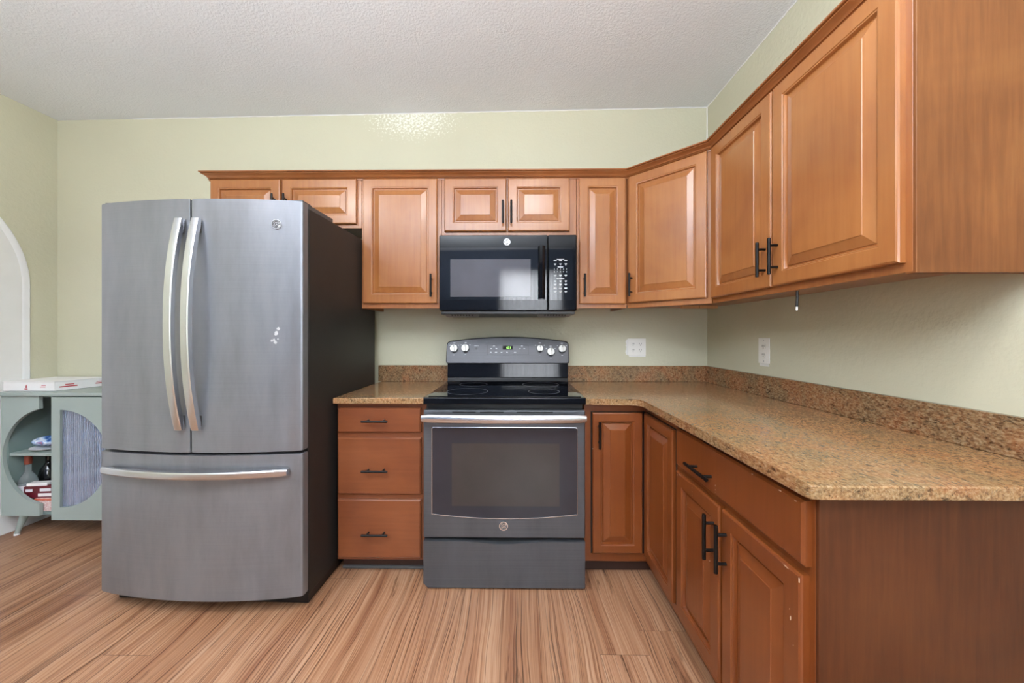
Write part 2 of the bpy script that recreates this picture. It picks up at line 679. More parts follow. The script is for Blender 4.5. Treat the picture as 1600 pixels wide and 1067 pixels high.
def struct(name, m, mat):
    return m.build(name, mat, None, 'structure')


struct('floor', MB().box(XL - 0.1, XR + 0.1, YF - 0.1, YB + 0.1, -0.08, 0.0), 'floor')
zc0, zc1 = 2.620, 2.677                       # the ceiling falls a little to the left
m = MB()
x0, x1 = XL - 0.1, XR + 0.1
g = (zc1 - zc0) / (XR - XL)
a0, a1 = zc0 - 0.1 * g, zc1 + 0.1 * g
m.rings([[(x0, YF - .1, a0), (x1, YF - .1, a1), (x1, YB + .1, a1), (x0, YB + .1, a0)], [(x0, YF - .1, a0 + .2), (x1, YF - .1, a1 + .2), (x1, YB + .1, a1 + .2), (x0, YB + .1, a0 + .2)]])
struct('ceiling', m, 'ceiling')
struct('wall_back', MB().box(XL - 0.1, XR + 0.1, YB, YB + 0.1, 0, 2.75), 'wall_back')
struct('wall_left', MB().box(XL - 0.1, XL, YF, YB, 0, 2.75), 'wall')
struct('wall_right', MB().box(XR, XR + 0.1, YF, YB, 0, 2.75), 'wall')
# wall behind the camera with a window opening
wx0, wx1, wz0, wz1 = -0.30, 0.80, 0.75, 2.25
m = MB()
m.box(XL, wx0, YF - .1, YF, 0, 2.75).box(wx1, XR, YF - .1, YF, 0, 2.75).box(wx0, wx1, YF - .1, YF, 0, wz0).box(wx0, wx1, YF - .1, YF, wz1, 2.75)
struct('wall_front', m, 'wall_cool')
m = MB()
for b in ((wx0, wx0 + .05, wz0, wz1), (wx1 - .05, wx1, wz0, wz1), (wx0, wx1, wz0, wz0 + .05), (wx0, wx1, wz1 - .05, wz1), (wx0, wx1, 1.47, 1.51)):
    m.box(b[0], b[1], YF - .09, YF - .03, b[2], b[3])
struct('window_1', m, 'white_trim')
m = MB()
n = 90
m.rings([[(wx0 + 0.02 + (wx1 - wx0 - .04) * i / n, YF + 0.06 + 0.018 * math.sin(i * 0.9) + 0.006 * math.sin(i * 2.3), z) for i in range(n + 1)] for z in (wz0 - .06, wz1 + .05)], False, False, closed=False)
tag(m.build('curtain', 'curtain'), 'sheer white curtain over the window behind the camera', 'curtain')

struct('baseboard_left', MB().box(XL, XL + 0.014, YF, YB, 0, 0.13, 0.003), 'white_trim')
struct('baseboard_back', MB().box(XL + 0.014, -1.86, YB - 0.014, YB, 0, 0.13, 0.003), 'white_trim')


def bead(pts, r, k=0.0016):
    out = []
    for a, b in zip(pts, pts[1:]):
        a, b = Vector(a), Vector(b)
        nn = max(2, int((b - a).length / 0.03))
        for i in range(nn):
            out.append(a.lerp(b, i / nn) + Vector((random.uniform(-k, k), random.uniform(-k, k), random.uniform(-k, k))))
    out.append(Vector(pts[-1]))
    return out


def zc(x):
    return zc0 + g * (x - XL)


struct('trim_1', MB().tube(bead([(-2.55, YB - .001, zc(-2.55) - .001), (XR, YB - .001, zc(XR) - .002)], 0), 0.0032, 6), 'white_matte')
struct('trim_2', MB().tube(bead([(XR - .002, YB - .002, zc(XR)), (XR - .002, YB - .002, 2.12)], 0), 0.0045, 6), 'white_matte')
struct('trim_3', MB().tube(bead([(XR - .001, YB, zc(XR) - .002), (XR - .001, 0.6, zc(XR) - .002)], 0), 0.0036, 6), 'white_matte')

# arched white panel with a raised rim on the left wall
t = thing('arched_panel', 'white arched panel with a raised rim on the left wall', 'wall panel', (XL, 1.623, 0.13))


def arch(rad, n=40):
    return [(1.623 - rad, 0.132)] + [(1.623 - rad * math.cos(math.pi * i / n), 1.5 + rad * math.sin(math.pi * i / n)) for i in range(n + 1)] + [(1.623 + rad, 0.132)]


TL = Matrix(((0, 0, 1, XL), (1, 0, 0, 0), (0, 1, 0, 0), (0, 0, 0, 1)))
m = MB()
m.T = TL
m.prism(arch(0.605), 0.0005, 0.003)
m.build('panel', 'white_matte', t)
m = MB()
m.T = TL
o, i_ = arch(0.635), arch(0.600)
m.rings([[(p[0], p[1], 0.0005) for p in o], [(p[0], p[1], 0.006) for p in o], [(p[0] * .8 + q[0] * .2, p[1] * .8 + q[1] * .2, 0.0085) for p, q in zip(o, i_)],
         [(p[0] * .25 + q[0] * .75, p[1] * .25 + q[1] * .75, 0.0075) for p, q in zip(o, i_)], [(q[0], q[1], 0.004) for q in i_], [(q[0], q[1], 0.0005) for q in i_]], False, False, closed=False)
m.build('rim', 'white_trim', t)


# ceiling lamps, above and behind the camera's view
def ceiling_lamp(x, y, label):
    z = zc(x)
    t = thing('ceiling_lamp', label, 'lamp', (x, y, z), 'flush ceiling lamps')
    MB().lathe([(0.165, 0.0), (0.165, -0.02), (0.155, -0.03), (0.15, -0.03)], (x, y, z - .004), 40).build('base', 'white_trim', t)
    MB().lathe([(0.148, -0.034), (0.142, -0.055), (0.12, -0.078), (0.08, -0.095), (0.03, -0.102), (0.004, -0.103)], (x, y, z - .004), 40).build('shade', 'lamp_glow', t)


ceiling_lamp(0.15, 0.22, 'round flush ceiling lamp above the range side of the kitchen')
ceiling_lamp(-1.75, 0.22, 'round flush ceiling lamp above the refrigerator side of the kitchen')


# ------------------------------------------------------------------ wall cabinets
FY = 2.095            # face-frame plane of the back run
FX = 0.950            # face-frame plane of the right run
Z0, ZT = 1.342, 2.098
UPG = 'wall cabinets under the crown moulding'


def wall_cab(label, x0, x1, z0, loc=None):
    return thing('wall_cabinet', label, 'cabinet', (0.5 * (x0 + x1), 2.25, z0), UPG)


def back_cab(t, x0, x1, z0, rails):
    e = 0.0006
    MB().box(x0 + e, x1 - e, FY + .02, YB - .001, z0 + .022, ZT).box(x0 + e, x0 + .016, FY + .02, YB - .001, z0, z0 + .03).box(x1 - .016, x1 - e, FY + .02, YB - .001, z0, z0 + .03).build('carcass', 'wood_frame', t)
    m = MB()
    m.box(x0 + e, x1 - e, FY, FY + .0195, z0, ZT, 0.001, 1)
    m.build('face_frame', 'wood_frame', t)


TB = frame((0, FY, 0), *BACK)


def door(t, T, u0, u1, w0, w1, mat='wood', hu=None, hw=None, rail=0.058, hl=0.13):
    d = raised_panel(T, u0, u1, w0, w1, rail=rail).build('door', mat, t)
    if hu is not None:
        pull(T, hu, hw, length=hl).build('handle', 'black_metal', d)
    return d


t = wall_cab('short two-door wall cabinet above the refrigerator', -1.777, -.893, 1.805)
back_cab(t, -1.777, -.893, 1.805, None)
door(t, TB, -1.762, -1.357, 1.826, 2.083, hu=-1.384, hw=1.925)
door(t, TB, -1.345, -.918, 1.826, 2.083, hu=-1.318, hw=1.925)

t = wall_cab('tall single-door wall cabinet between refrigerator and microwave', -.892, -.432, Z0)
back_cab(t, -.892, -.432, Z0, None)
door(t, TB, -.879, -.453, 1.370, 2.083, hu=-.483, hw=1.468)

t = wall_cab('short two-door wall cabinet above the black microwave', -.431, .344, 1.748)
back_cab(t, -.431, .344, 1.748, None)
door(t, TB, -.412, -.057, 1.780, 2.082, hu=-.077, hw=1.882)
door(t, TB, -.049, .303, 1.780, 2.082, hu=-.029, hw=1.882)

t = wall_cab('narrow single-door wall cabinet right of the microwave', .345, .631, Z0)
back_cab(t, .345, .631, Z0, None)
door(t, TB, .357, .621, 1.366, 2.080, hu=.384, hw=1.468, rail=0.056)

# diagonal corner cabinet
cx, cy = .632, FX + .827
t = thing('corner_wall_cabinet', 'diagonal single-door wall cabinet across the corner of the two walls', 'cabinet', (1.0, 2.15, Z0), UPG)
e = .002
poly = [(cx + e, FY + .02), (FX + .02, cy + e), (XR - .001, cy + e), (XR - .001, YB - .001), (cx + e, YB - .001)]
MB().prism(poly, Z0 + .022, ZT).build('carcass', 'wood_frame', t)
TD = frame((cx, FY, 0), *DIAG)
DL = math.hypot(FX - cx, FY - cy)
m = MB()
m.T = TD
m.box(0.003, DL - .003, -.0195, 0, Z0, ZT, 0.001, 1)
m.build('face_frame', 'wood_frame', t)
door(t, TD, .018, DL - .022, 1.370, 2.082, hu=.040, hw=1.468)
m = MB()
m.box(.98, 1.08, 2.17, 2.19, Z0 + .004, Z0 + .021).box(1.085, 1.19, 2.17, 2.19, Z0 + .004, Z0 + .021)
m.build('batten', 'raw_wood', t, label='pale raw wood batten')

# right-hand wall cabinet
ye = .885
t = thing('wall_cabinet', 'large two-door wall cabinet on the right wall with plain veneer end', 'cabinet', (1.1, 1.33, Z0), UPG)
MB().box(FX + .02, XR - .001, ye + .019, cy - .001, Z0 + .022, ZT).build('carcass', 'wood_frame', t)
MB().box(FX, FX + .0195, ye + .001, cy - .001, Z0, ZT, .001, 1).build('face_frame', 'wood_frame', t)
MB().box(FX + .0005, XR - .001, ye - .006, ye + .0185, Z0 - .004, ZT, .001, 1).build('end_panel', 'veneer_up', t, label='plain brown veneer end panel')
TS = frame((FX, 0, 0), *SIDE)
door(t, TS, -1.762, -1.350, 1.366, 2.082, hu=-1.376, hw=1.470)
door(t, TS, -1.339, -.902, 1.366, 2.082, hu=-1.312, hw=1.470)

# crown moulding along the tops
path = [(-1.777, YB - .001), (-1.777, FY), (cx, FY), (FX, cy), (FX, ye - .006), (XR - .001, ye - .006)]


def offset(path, d):
    out = []
    for i, p in enumerate(path):
        ns = []
        for a, b in ((i - 1, i), (i, i + 1)):
            if a >= 0 and b < len(path):
                v = Vector(path[b]) - Vector(path[a])
                v.normalize()
                ns.append(Vector((v.y, -v.x)))
        n = sum(ns, Vector((0, 0)))
        n.normalize()
        k = d / max(0.3, n.dot(ns[0]))
        out.append((p[0] + n.x * k, p[1] + n.y * k))
    return out


prof = [(-.012, 2.0985), (.0012, 2.0985), (.0012, 2.081), (.0045, 2.0812), (.005, 2.0855), (.0008, 2.0862), (.0008, 2.0892), (.007, 2.0896), (.0095, 2.0915), (.007, 2.0935), (.003, 2.094), (.003, 2.0968), (.009, 2.0972), (.011, 2.1005), (.016, 2.1055),
        (.024, 2.1105), (.031, 2.1135), (.032, 2.1155), (.027, 2.116), (.027, 2.1182), (.035, 2.1186), (.0385, 2.1205), (.0385, 2.1255), (-.012, 2.1255)]
cols = [[(x, y, z) for x, y in offset(path, d)] for d, z in prof]
m = MB()
m.rings([[c[i] for c in cols] for i in range(len(path))])
tag(m.build('crown_moulding', 'crown'), 'stained wood crown moulding running along the tops of the wall cabinets', 'moulding')

# bits hanging below the cabinets
o = MB().tube([(.962, 1.262, Z0 - .001), (.962, 1.262, Z0 - .03), (.9605, 1.262, Z0 - .056)], .0042, 10)
o.mi = 1
o.cyl((.9605, 1.262, Z0 - .056), (.960, 1.262, Z0 - .068), .0034, 10)
tag(o.build('cable_end', ['black_plastic', 'ivory']), 'short black cable end hanging under the right wall cabinet', 'cable')
tag(MB().tube([(-.0535, FY - .002, 1.80), (-.053, FY - .004, 1.77), (-.053, FY - .003, 1.7465)], .0016, 6).build('string', 'string'), 'thin tan string hanging between the two doors above the microwave', 'string')


# ------------------------------------------------------------------ microwave
mx0, mx1, my, mz0, mz1 = -.425, .330, 2.0, 1.318, 1.738
t = thing('microwave', 'black over-the-range microwave mounted under the short cabinet', 'microwave', (-.05, 2.2, mz0 - .02))
MB().box(mx0 + .004, mx1 - .004, my + .03, YB - .002, mz0, mz1 + .004, .004).build('body', 'black_plastic', t)
dx = .172
d = MB().box(mx0, dx - .001, my, my + .0295, mz0 + .004, mz1, .006, 3).build('door', 'black_gloss', t)
m = MB()
m.box(mx0 + .006, dx - .008, my - .0015, my - .0002, mz0 + .062, mz1 - .070)
m.build('glass', 'black_glass', d)
m = MB()
m.box(mx0 + .062, .078, my - .003, my - .0017, mz0 + .080, mz1 - .134, .0006, 1)
m.build('viewing_window', 'micro_window', d)
m = MB()
hz0, hz1 = mz0 + .066, mz1 - .066
pr = [(.118, my - .0004), (.118, my - .014), (.126, my - .026), (.140, my - .031), (.151, my - .026), (.157, my - .014), (.157, my - .0004)]
m.rings([[(x, y, z) for x, y in pr] for z in (hz0, hz1)])
m.build('handle', 'black_gloss', d)
emblem(face_T((-.052, my - .0002, mz1 - .040), *BACK), .019, d)
MB().box(dx + .001, mx1, my, my + .0295, mz0 + .004, mz1, .006, 3).build('control_housing', 'black_gloss', t)
cp = MB().box(dx + .008, mx1 - .022, my - .0015, my - .0002, mz0 + .060, mz1 - .072, .0004, 1).build('control_panel', 'black_glass', t)
m = MB()
px0 = dx + .032
cwid = .085
kz = mz1


def dash(u, z, w, h=.0035):
    m.box(u - w / 2, u + w / 2, my - .0024, my - .0016, z - h / 2, z + h / 2)


xc = px0 + cwid / 2 - .006
rows = [(.1345, None, .040), (.142, 3, .016), (.161, 3, .012), (.1775, None, .030), (.2045 + .018, 3, .013), (.2415, None, .042), (.254, 3, .011), (.272, 3, .012), (.293, 3, .015), (.312, 3, .013)]
for dz, nn, ww in rows:
    if nn is None:
        dash(xc, kz - dz, ww, .0042)
    else:
        for k in range(nn):
            dash(xc + (k - 1) * .029, kz - dz, ww, .0042)
            if ww < .0135:
                dash(xc + (k - 1) * .029, kz - dz - .005, ww * .55, .0026)
for j, row in enumerate(('12345', '67890')):
    for k, ch in enumerate(row):
        m.text(ch, face_T((xc + (k - 2) * .0165, my - .0018, kz - .189 - j * .0145), *BACK), .0105, .0004)
m.build('lettering', 'mark', cp)
m = MB()
m.prism([(mx0 + .01, my + .006), (mx1 - .01, my + .006), (mx1 - .01, YB - .02), (mx0 + .01, YB - .02)], mz0 - .016, mz0 - .0005, .003)
m.build('underside', 'black_plastic', t)
for k, (a, b) in enumerate(((mx0 + .012, mx0 + .225), (mx1 - .225, mx1 - .012))):
    m = MB()
    m.rings([[(a, my + .004, mz0 - .0005), (b, my + .004, mz0 - .0005), (b - .02, my + .05, mz0 - .026), (a + .02, my + .05, mz0 - .026)],
             [(a, my + .06, mz0 - .0005), (b, my + .06, mz0 - .0005), (b - .02, my + .12, mz0 - .026), (a + .02, my + .12, mz0 - .026)]])
    for s in range(8):
        x = a + .05 + s * .016
        m.mi = 1
        m.rings([[(x, my + .012, mz0 - .007), (x + .008, my + .012, mz0 - .007), (x + .008, my + .04, mz0 - .0225), (x, my + .04, mz0 - .0225)],
                 [(x, my + .011, mz0 - .005), (x + .008, my + .011, mz0 - .005), (x + .008, my + .039, mz0 - .0205), (x, my + .039, mz0 - .0205)]])
    m.build('vent_grille', ['vent_grey', 'black_plastic'], t)


# ------------------------------------------------------------------ range
rx0, rx1, ry = -.436, .320, 1.70
t = thing('range', 'slate electric range with black glass cooktop between the base cabinets', 'range', (-.058, 2.0, 0))
MB().box(rx0 + .004, rx1 - .004, ry + .052, YB - .04, .03, .862, .003).build('body', 'black_plastic', t)
for x in (rx0 + .04, rx1 - .04):
    for y in (ry + .10, YB - .09):
        MB().cyl((x, y, 0), (x, y, .031), .016, 12).build('foot', 'black_plastic', t)
ct = MB().box(rx0 + .002, rx1 + .002, ry - .012, YB - .055, .866, .899, .005, 3).build('cooktop', 'black_gloss', t)
MB().box(rx0 + .022, rx1 - .018, ry + .01, YB - .14, .8992, .9016, .001, 1).build('glass_top', 'black_glass', ct)
n = 40
for (bx, by, br) in ((-.25, 1.86, .105), (.14, 1.86, .08), (-.25, 2.12, .08), (.14, 2.12, .105)):
    m = MB()
    m.rings([[(bx + r * math.cos(2 * math.pi * i / n), by + r * math.sin(2 * math.pi * i / n), z) for i in range(n)] for r, z in ((br, .9014), (br, .9018), (br - .0025, .9018), (br - .0025, .9014))], False, False)
    m.build('burner_ring', 'grey_plastic', ct)
# riser and control panel at the back
by = 2.255
bg = MB()
bg.rings([[(rx0 + .008, by, .899), (rx1 - .002, by, .899), (rx1 - .002, YB - .045, .899), (rx0 + .008, YB - .045, .899)],
          [(rx0 + .008, by + .004, .905), (rx1 - .002, by + .004, .905), (rx1 - .002, YB - .045, .905), (rx0 + .008, YB - .045, .905)],
          [(rx0 + .008, by + .012, .922), (rx1 - .002, by + .012, .922), (rx1 - .002, YB - .045, .922), (rx0 + .008, YB - .045, .922)],
          [(rx0 + .008, by + .004, .928), (rx1 - .002, by + .004, .928), (rx1 - .002, YB - .045, .928), (rx0 + .008, YB - .045, .928)],
          [(rx0 + .008, by + .010, 1.012), (rx1 - .002, by + .010, 1.012), (rx1 - .002, YB - .045, 1.012), (rx0 + .008, YB - .045, 1.012)]])
bg.build('backguard', 'black_gloss', t)
# panel face leans back; outline arched along the top
px0, px1, pz0 = rx0 + .002, rx1 + .004, 1.014
n = 36


def arch_top(u):
    return 1.147 + .030 * (1 - u * u)


def outline(ins, y0, lean):
    pts = []
    a, b, c = px0 + ins, px1 - ins, pz0 + ins
    pts.append((a + .012, c)); pts.append((b - .012, c)); pts.append((b - .003, c + .004)); pts.append((b, c + .014))
    for i in range(n + 1):
        u = math.sin(math.pi / 2 * (1 - 2 * i / n))
        k = max(0, (abs(u) - .95) / .05)
        drop = .020 * (1 - math.sqrt(max(0, 1 - k * k)))
        pts.append(((a + b) / 2 + u * (b - a) / 2, arch_top(u) - ins - drop))
    pts.append((a, c + .014)); pts.append((a + .003, c + .004))
    return [(x, y0 + (z - pz0) * lean, z) for x, z in pts]


lean = .28
m = MB()
m.rings([outline(0, 2.33, 0), outline(0, 2.236, lean), outline(.002, 2.2315, lean), outline(.0045, 2.230, lean)], cap1=False)
m.mi = 1
m.rings([outline(.0046, 2.2325, lean), outline(.0046, 2.230, lean)])
pn = m.build('control_panel', ['black_plastic', 'panel_slate'], t)
nrm = Vector((0, -1, -lean)).normalized() * -1
nrm = Vector((0, -1, lean)).normalized()
upv = Vector((0, lean, 1)).normalized()


def PT(x, z, off=0.0):
    """frame on the leaning panel face: x right, y up the face, z outward"""
    o_ = Vector((x, 2.230 + (z - pz0) * lean, z)) + nrm * off
    mm = Matrix.Identity(4)
    for i in range(3):
        mm[i][0], mm[i][1], mm[i][2], mm[i][3] = (1, 0, 0)[i], upv[i], nrm[i], o_[i]
    return mm


for (kx, kzz, kr) in ((-.386, 1.103, .0235), (-.316, 1.105, .0235), (.145, 1.103, .0195), (.211, 1.083, .0235), (.281, 1.101, .0235)):
    m = MB()
    m.T = PT(kx, kzz)
    m.mi = 1
    m.cyl((0, 0, -.001), (0, 0, .006), kr * 1.08, 24)
    m.mi = 0
    m.cyl((0, 0, .006), (0, 0, .020), kr, 28, kr * .93, bev=.0015)
    m.box(-kr * .2, kr * .2, -kr * .97, kr * .97, .0195, .028, .002)
    m.mi = 1
    m.box(-.0016, .0016, kr * .2, kr * .9, .0278, .0284)
    m.build('control_knob', ['knob', 'black_plastic'], pn)
def mark(T, ww, h, z0, z1):
    m = MB()
    m.T = T
    m.box(-ww / 2, ww / 2, -h, h, z0, z1)
    m.build('lettering', 'mark', pn)


for (kx, kzz, kr) in ((-.386, 1.103, .0235), (-.316, 1.105, .0235), (.145, 1.103, .0195), (.211, 1.083, .0235), (.281, 1.101, .0235)):
    for (du, dv, ww) in ((0, .036, .013), (-.027, .022, .007), (.027, .022, .007), (0, -.037, .010)):
        mark(PT(kx + du, kzz + dv), ww, .0014, -.0004, .0005)
mark(PT(-.248, 1.121), .028, .0014, -.0004, .0005)
MB_ = MB()
MB_.T = PT(-.248, 1.104)
MB_.cyl((0, 0, -.001), (0, 0, .0015), .006, 14)
MB_.build('indicator_light', 'black_plastic', pn)
# display plate
m = MB()
m.T = PT(-.054, 1.10)
q = [(-.128, -.036), (.128, -.036)] + [(.128 - .256 * i / 16, .026 + .008 * (1 - (1 - i / 8) ** 2)) for i in range(17)]
m.mi = 1
m.rings([[(x, y, -.0005) for x, y in q], [(x, y, .0008) for x, y in q]])
m.mi = 0
m.rings([[(x * .98, y * .93, .0008) for x, y in q], [(x * .98, y * .93, .0013) for x, y in q]])
m.mi = 2
m.box(-.031, .031, -.002, .022, .0012, .0016)
dp = m.build('display', ['panel_slate', 'black_plastic', 'gap'], pn)
m = MB()
m.text('621', PT(-.047, 1.1095, .0019), .020, .0003)
m.build('clock_digits', 'led', pn)
m = MB()
for (u, v, ww) in ((-.085, .020, .012), (-.102, .004, .010), (-.070, .004, .010), (.088, .020, .012), (.075, .004, .010), (.102, .004, .010), (-.104, -.018, .010), (-.072, -.018, .013), (-.038, -.018, .011), (-.004, -.018, .009), (.045, -.018, .014)):
    mark(PT(-.054 + u, 1.10 + v), ww, .0016, .0012, .0018)

# oven door
dzb, dzt = .242, .838
m = MB()
m.box(rx0, rx1, ry, ry + .048, dzb, dzt, .006, 3)
od = m.build('oven_door', 'slate_dark', t)
wx0_, wx1_, wzb, wzt = -.396, .284, .352, .760


def win(ins, y):
    a, b, c = wx0_ + ins, wx1_ - ins, wzt - ins
    low = [(a + (b - a) * i / 20, wzb + ins - .020 * (1 - (2 * i / 20 - 1) ** 2)) for i in range(21)]
    return [(x, y, z) for x, z in low + [(b, c - .006), (b - .006, c), (a + .006, c), (a, c - .006)]]


m = MB()
m.rings([win(0, ry + .002), win(0, ry - .003), win(.003, ry - .0035), win(.0035, ry - .001)], cap1=False)
m.build('window_trim', 'steel', od)
m = MB()
m.rings([win(.0032, ry + .001), win(.0032, ry - .0014)])
wn_ = m.build('oven_window', 'oven_glass', od)
m = MB()
m.box(-.302, .200, ry - .0022, ry - .0015, .392, .684)
m.build('viewing_pane', 'oven_window', od)
m = MB()
hx0, hx1 = rx0 + .002, rx1 - .002
rs = []
for i in range(25):
    u = -1 + 2 * i / 24
    x = (hx0 + hx1) / 2 + u * (hx1 - hx0) / 2
    yc = ry - .040 - .016 * (1 - u * u)
    zz = .808
    hh = .0195 if abs(u) < .97 else .0150
    rs.append([(x, yc + .010 * math.cos(R(a)), zz + hh * math.sin(R(a))) for a in range(0, 360, 24)])
m.rings(rs)
for x in (hx0 + .018, hx1 - .018):
    m.box(x - .012, x + .012, ry - .040, ry + .001, .797, .819, .002)
m.build('handle', 'steel', od)
emblem(face_T((-.060, ry - .0005, .300), *BACK), .0215, od)
m = MB()
for (a, b) in ((-.30, -.19), (-.17, -.06), (.0, .17)):
    m.box(a, b, ry - .0008, ry + .002, dzt - .012, dzt - .007)
m.build('vent_slot', 'gap', od)
# storage drawer with a dipped top edge
n = 30
front = []
for i in range(n + 1):
    u = i / n
    x = rx0 + u * (rx1 - rx0)
    dip = .011 * (0.5 - 0.5 * math.cos(2 * math.pi * min(1, max(0, (u - .22) / .56))))
    front.append((x, .226 - dip))
out = [(rx0 + .02, .008), (rx1 - .006, .008), (rx1, .014)] + front[::-1] + [(rx0, .028)]
m = MB()
m.rings([[(x, ry + .048, z) for x, z in out], [(x, ry + .004, z) for x, z in out], [(x * .998 - .058 * .002, ry, z * .985 + .0018) for x, z in out]])
m.build('storage_drawer', 'slate_dark', t)


# ------------------------------------------------------------------ refrigerator (turned a little to the right)
fx0, fx1 = -1.812, -.908
fc = (fx0 + fx1) / 2
PIV = (fx1, 1.585, 0)
t = thing('refrigerator', 'slate french-door refrigerator with bottom freezer drawer', 'refrigerator', PIV)
MB().box(fx0 + .004, fx1, 1.585, 2.285, .055, 1.742, .004).build('body', 'fridge_side', t)
MB().box(fx0 + .02, fx1 - .012, 1.60, 2.25, .006, .056).build('base_grille', 'black_plastic', t)
for x in (fx0 + .06, fx1 - .06):
    for y in (1.63, 2.2):
        MB().cyl((x, y, 0), (x, y, .03), .02, 12).build('foot', 'black_plastic', t)


def fy(x):
    return 1.497 + .046 * ((x - fc) / .452) ** 2


def door_outline(a, b, yb=1.5775, rl=.012, rr=.012, n=16):
    pts = [(a, yb)]
    if rl:
        pts += [(a, fy(a) + rl), (a + rl * .3, fy(a + rl * .3) + rl * .28)]
    for i in range(n + 1):
        x = a + rl + (b - a - rl - rr) * i / n
        pts.append((x, fy(x)))
    if rr:
        pts += [(b - rr * .3, fy(b - rr * .3) + rr * .28), (b, fy(b) + rr)]
    pts.append((b, yb))
    return pts


dz0, dz1 = .697, 1.759


def fridge_door(a, b, hx, rl, rr):
    m = MB()
    m.prism(door_outline(a, b, rl=rl, rr=rr), dz0, dz1, .0035, 2)
    d = m.build('door', 'slate', t)
    m = MB()
    z0, z1 = .796, 1.672
    rs = []
    for i in range(29):
        u = -1 + 2 * i / 28
        z = (z0 + z1) / 2 + u * (z1 - z0) / 2
        yf = fy(hx) - .024 - .048 * (1 - abs(u) ** 2.2)
        w_ = .0165
        th = .022
        if abs(u) > .985:
            w_, th = .0150, .019
        rs.append([(hx - w_, yf + .004, z), (hx - w_ * .8, yf + .0008, z), (hx - w_ * .4, yf, z), (hx + w_ * .4, yf, z), (hx + w_ * .8, yf + .0008, z), (hx + w_, yf + .004, z),
                   (hx + w_, yf + th, z), (hx - w_, yf + th, z)])
    m.rings(rs)
    m.mi = 1
    for z in (z0 + .035, z1 - .035):
        m.box(hx - .012, hx + .012, fy(hx) - .014, fy(hx) + .002, z - .022, z + .022, .003)
    m.build('handle', ['steel', 'grey_plastic'], d)
    return d


fridge_door(fx0, fc - .0035, fc - .036, .012, .004)
d2 = fridge_door(fc + .0035, fx1, fc + .036, .004, .012)
sl = math.atan(2 * .046 / .452 ** 2 * (-1.010 - fc))
T_e = Matrix.Translation((-1.010, fy(-1.010) - .0005, 1.656)) @ Matrix.Rotation(sl, 4, 'Z') @ face_T((0, 0, 0), *BACK)
emblem(T_e, .0215, d2)
m = MB()
m.prism(door_outline(fx0, fx1), .075, .684, .0035, 2)
fz = m.build('freezer_drawer', 'slate', t)
m = MB()
rs = []
for i in range(33):
    u = -1 + 2 * i / 32
    x = fc + u * .405
    yf = fy(x) - .030 - .020 * (1 - u * u)
    hh = .0145 if abs(u) < .985 else .0125
    rs.append([(x, yf + .004, .614 - hh), (x, yf + .0005, .614 - hh * .7), (x, yf, .614), (x, yf + .0005, .614 + hh * .7), (x, yf + .004, .614 + hh), (x, yf + .020, .614 + hh), (x, yf + .020, .614 - hh)])
m.rings(rs)
m.mi = 1
for x in (fc - .385, fc + .385):
    m.box(x - .016, x + .016, fy(x) - .016, fy(x) + .002, .603, .625, .003)
m.build('handle', ['steel', 'grey_plastic'], fz)
MB().box(fx0 + .02, fx1 - .01, 1.565, 1.5845, .6845, .6965).build('door_gap', 'gap', t)
MB().box(fc - .0033, fc + .0033, 1.51, 1.5845, .70, 1.752).build('door_gap', 'gap', t)
MB().box(fx0 + .012, fx1 - .004, 1.5778, 1.5848, .08, 1.74).build('door_gasket', 'gap', t)
for a, b in ((fx0 + .01, fx0 + .10), (fx1 - .10, fx1 - .008)):
    m = MB()
    m.box(a, b, 1.552, 1.62, 1.7595, 1.768, .003)
    m.box(a, b, 1.60, 1.80, 1.738, 1.764, .003)
    m.build('hinge_cover', 'grey_plastic', t)
# greasy splashes dried on the right-hand door
m = MB()
for (x, z, r_) in ((-1.012, 1.196, .010), (-1.004, 1.216, .007), (-1.021, 1.168, .006), (-1.016, 1.158, .008), (-1.030, 1.165, .005), (-1.006, 1.172, .004)):
    nn = 12
    pts = [(x + r_ * (.5 + random.random() * .5) * math.cos(2 * math.pi * i / nn), z + r_ * (.6 + random.random() * .7) * math.sin(2 * math.pi * i / nn)) for i in range(nn)]
    m.rings([[(p[0], fy(p[0]) + .0004, p[1]) for p in pts], [(p[0], fy(p[0]) - .0003, p[1]) for p in pts]])
M['residue'] = plain('dried_splash', rgb(186, 186, 190), 0.6, 0.3)
m.build('splash_mark', 'residue', d2)
t.rotation_euler = (0, 0, R(-1.5))


# ------------------------------------------------------------------ base cabinets
BY, BX = 1.795, .635
ZB, ZK = .855, .080
BG = 'base cabinets under the granite'
TBB = frame((0, BY, 0), *BACK)
TBS = frame((BX, 0, 0), *SIDE)
t = thing('drawer_cabinet', 'three-drawer base cabinet between the refrigerator and the range', 'cabinet', (-.67, 2.1, 0), BG)
MB().box(-.885, -.444, BY + .02, YB - .002, ZK, ZB).build('carcass', 'wood_frame', t)
MB().box(-.885, -.444, BY, BY + .0195, ZK, ZB, .001, 1).build('face_frame', 'wood_h_shaded', t)
m = MB().box(-.883, -.446, BY + .06, BY + .075, 0, ZK - .0005)
m.mi = 1
m.box(-.883, -.446, BY + .046, BY + .0595, .004, .018, .003)
m.build('toe_kick', ['toe', 'grey_plastic'], t)
for z0, z1 in ((.711, .833), (.408, .686), (.097, .383)):
    d = slab_front(TBB, -.878, -.467, z0, z1).build('drawer', 'wood_h_shaded', t)
    zz = {.711: .772, .408: .531, .097: .224}[z0]
    pull(TBB, -.684, zz, length=.128, vertical=False, r=.0055).build('handle', 'black_metal', d)

